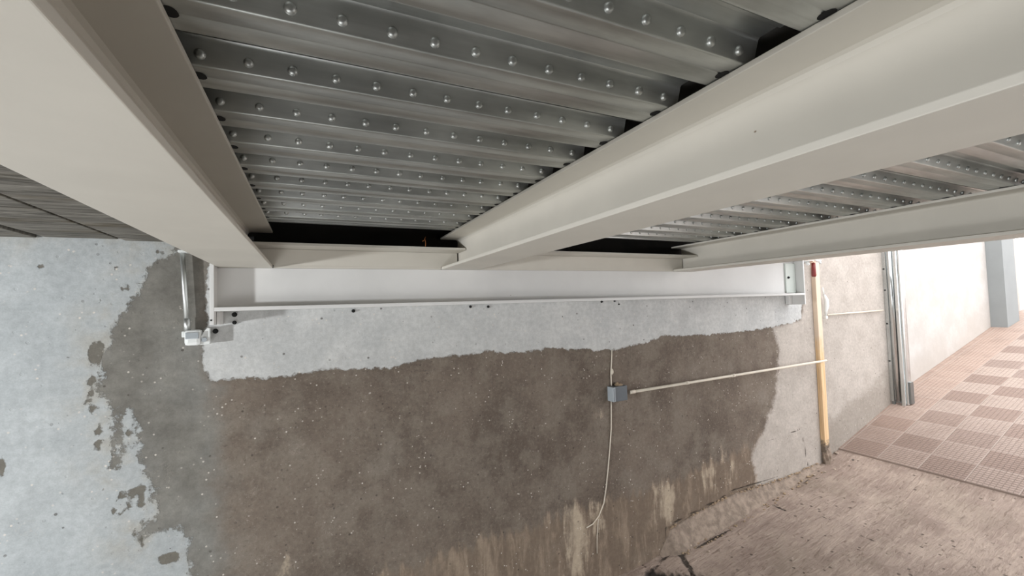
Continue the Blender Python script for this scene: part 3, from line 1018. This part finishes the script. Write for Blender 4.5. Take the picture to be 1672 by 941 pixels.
# white fitting behind the batten and its thin conduit to the guide rail
t = thing('cable_fitting', 'glossy white elongated cable fitting on the wall right of the batten', 'fitting', (4.55, 2.47, -0.2))
pts_ = [at_px(1346, 482, 2.46), at_px(1349, 490, 2.455), at_px(1349.5, 499, 2.455), at_px(1348, 508, 2.46), at_px(1348, 518, 2.465)]
obj('housing', tube(new_bm(), pts_, [0.010, 0.020, 0.022, 0.016, 0.011], 16), M['whiteplastic'], t)
obj('lead', tube(new_bm(), [at_px(1343, 470, 2.48), at_px(1345, 482, 2.465)], 0.006, 10), M['whiteplastic'], t)
obj('end_cap', box(new_bm(), pts_[-1][0] - .014, pts_[-1][0] + .016, 2.452, 2.480, pts_[-1][2] - .016, pts_[-1][2] + .010, 0.003), M['whiteplastic'], t)
a_, b_ = at_px(1351, 514.5, 2.475), at_px(1442, 507, 2.475)
t = thing('conduit_pipe', 'thin cream conduit running level from the white fitting to the steel door guide', 'pipe', a_)
obj('pipe', tube(new_bm(), [a_, b_], 0.0085, 12), M['cream'], t)

# roller door guide rail
gz = floor_z(5.62) + 0.035
GT = 1.3
t = thing('door_guide', 'shiny galvanised roller door guide rail standing against the wall by the tiles', 'guide rail', (5.64, 2.43, floor_z(5.64)))
bm = new_bm()
prism(bm, [(5.640, 2.499), (5.612, 2.499), (5.612, 2.470), (5.618, 2.466), (5.640, 2.466)], 'z', gz, GT)
obj('wall_channel', bm, M['guide'], t)
bm = new_bm()
arc = [(5.600 + 0.012 * (1 - math.sin(math.pi * u)), 2.460 - 0.048 * u) for u in [i / 10 for i in range(11)]]
prism(bm, [(5.660, 2.460)] + arc + [(5.660, 2.412)], 'z', gz + 0.005, GT, True)
obj('round_channel', bm, M['guide'], t)
bm = new_bm()
prism(bm, [(5.655, 2.465), (5.628, 2.465), (5.628, 2.461), (5.655, 2.461)], 'z', gz, GT)
prism(bm, [(5.655, 2.411), (5.632, 2.411), (5.632, 2.405), (5.655, 2.405)], 'z', gz, GT)
obj('inner_groove', bm, M['guidedark'], t, 'dull shadowed groove strips')
bm = new_bm()
prism(bm, [(5.665, 2.404), (5.610, 2.404), (5.606, 2.400), (5.606, 2.376), (5.616, 2.372), (5.665, 2.372)], 'z', gz - 0.045, GT)
obj('front_channel', bm, M['guide'], t)
bm = new_bm()
prism(bm, [(5.700, 2.371), (5.626, 2.371), (5.626, 2.356), (5.640, 2.350), (5.700, 2.350)], 'z', gz - 0.02, GT)
obj('front_lip', bm, M['guide'], t)
bm = new_bm()
prism(bm, [(5.705, 2.349), (5.640, 2.349), (5.640, 2.334), (5.705, 2.334)], 'z', floor_z(5.67) + 0.012, floor_z(5.67) + 0.235)
obj('bottom_stop', bm, M['guidedark'], t, 'dark steel stop at the lower front edge')
bm = new_bm()
box(bm, 5.612, 5.640, 2.462, 2.492, floor_z(5.6) - 0.004, gz, 0.003)
box(bm, 5.618, 5.650, 2.41, 2.462, gz - 0.012, gz + 0.02, 0.003)
obj('foot', bm, M['guidedark'], t, 'dull bracket foot')
for z in (0.27, 0.04, -0.32, -0.72):
    bm = new_bm()
    tube(bm, [(5.614, 2.486, z), (5.606, 2.486, z)], 0.008, 6)
    obj('bolt', bm, M['black'], t)

# mortar fillet at the foot of the wall
bm = new_bm()
rows = []
N_ = 90
for i in range(N_ + 1):
    x = 2.31 + (4.28 - 2.31) * i / N_
    h = float(np.interp(x, [2.31, 2.36, 2.42, 2.7, 3.1, 3.6, 4.0, 4.28], [0.01, 0.07, 0.15, 0.165, 0.165, 0.09, 0.045, 0.03])) + 0.016 * mnoise.noise(Vector((x * 6, 1, 2)))
    w = float(np.interp(x, [2.31, 2.42, 3.1, 3.8, 4.28], [0.02, 0.085, 0.085, 0.06, 0.04])) + 0.03 * mnoise.noise(Vector((x * 5, 3, 2)))
    zf = floor_z(x)
    sec = []
    for j in range(10):
        u = j / 9
        y, z = 2.503 - (w + 0.014) * u, (h + 0.012) * (1 - u) ** 1.25 - 0.012
        p = Vector((x * 14, y * 40, z * 30))
        k = 0.007 * mnoise.noise(p) + 0.005 * mnoise.noise(p * 2.7)
        if 0 < j < 9:
            y -= k
            z += k
        xo = 0.0 * mnoise.noise(Vector((1, z * 9, y * 9))) * (1 - i / 4) if i < 4 else 0
        sec.append((x + xo, y, zf + z))
    rows.append([bm.verts.new(p) for p in sec] + [bm.verts.new((x, 2.503, zf - 0.02))])
for a, b in zip(rows, rows[1:]):
    for k in range(11):
        f = bm.faces.new((a[k], a[(k + 1) % 11], b[(k + 1) % 11], b[k]))
        f.smooth = k < 9
bm.faces.new(rows[0][::-1])
bm.faces.new(rows[-1])
struct(obj('trim_3', bm, M['fillet']))

# crumbled mortar lying along the top and the foot of the fillet
bm = new_bm()
rc = random.Random(3)
for i in range(150):
    x = rc.uniform(2.42, 4.3)
    h = float(np.interp(x, [2.40, 2.7, 3.1, 3.6, 4.0, 4.28], [0.155, 0.165, 0.165, 0.09, 0.045, 0.03]))
    w = float(np.interp(x, [2.42, 3.1, 3.8, 4.28], [0.085, 0.085, 0.06, 0.04]))
    r = rc.uniform(0.003, 0.010)
    if i % 5 < 3:
        y, z = 2.5 - 1.45 * r - rc.uniform(0.0, 0.006), h + rc.uniform(-0.006, 0.010)
    else:
        y, z = 2.5 - w - rc.uniform(0.0, 0.05), r * 0.3
    lump(bm, (x, y, floor_z(x) + z), (r * 1.5, r, r * 0.8), i * 0.7, sub=1)
cr = obj('mortar_crumbs', bm, M['mortar'], at=(3.3, 2.45, floor_z(3.3)))
tag(cr, 'crumbled tan mortar scattered along the sloping fillet at the wall foot', 'rubble')
cr['kind'] = 'stuff'

# loose stone chips on the concrete
chips = [((1126, 893), 0.022, 'palest and largest stone chip on the floor, beside the crack'),
         ((1366, 741), 0.020, 'flat stone chip lying near the corner of the paving'),
         ((1393, 752), 0.012, 'small dark stone chip just below the paving edge'),
         ((1347, 772), 0.016, 'stone chip lying at the foot of the batten'),
         ((1363, 768), 0.018, 'pale stone chip right of the batten foot'),
         ((1330, 777), 0.014, 'stone chip at the wall foot left of the batten'),
         ((1157, 901), 0.012, 'small chip lying right of the pale chip by the crack'),
         ((1207, 872), 0.010, 'tiny chip on the floor beyond the crack below the fillet')]
for i, ((px, py), r, lab) in enumerate(chips):
    x, y = on_floor(px, py)
    z = floor_z(x) + r * 0.35
    bm = new_bm()
    lump(bm, (x, y, z), (r, r * 0.7, r * 0.45), i + 1)
    tag(obj('stone_chip', bm, M['stone'] if i != 2 else M['dull'], at=(x, y, floor_z(x))), lab, 'stone', 'loose stone chips on the concrete floor')

# ------------------------------------------------------------------ light
w = bpy.data.worlds.new('overcast_sky')
scene.world = w
w.use_nodes = True
bg = w.node_tree.nodes['Background']
bg.inputs['Color'].default_value = (0.985, 0.985, 1.0, 1)
bg.inputs['Strength'].default_value = 3.5


def area(name, loc, target, size, size_y, power, col):
    d = bpy.data.lights.new(name, 'AREA')
    d.shape = 'RECTANGLE'
    d.size, d.size_y = size, size_y
    d.energy = power
    d.color = col
    o = bpy.data.objects.new(name, d)
    COL.objects.link(o)
    o.location = loc
    o.rotation_euler = (Vector(target) - Vector(loc)).to_track_quat('-Z', 'Y').to_euler()
    return o


# work lamp standing to the left, the one that throws the hard shadows
area('work_lamp', (-4.0, 0.45, -0.50), (-2.3, 2.5, -0.42), 0.16, 0.22, 165, (0.95, 0.98, 1.0))
# added unseen fill panel low under the camera, washing the beams from below
area('underside_fill_light', (-1.2, -0.6, -1.98), (0.5, 0.4, 0.3), 2.8, 0.7, 43, (0.98, 0.99, 1.0))

vs = scene.view_settings
vs.view_transform = 'Standard'
vs.look = 'None'
vs.exposure = 0.0
vs.gamma = 1.0
vs.use_curve_mapping = False
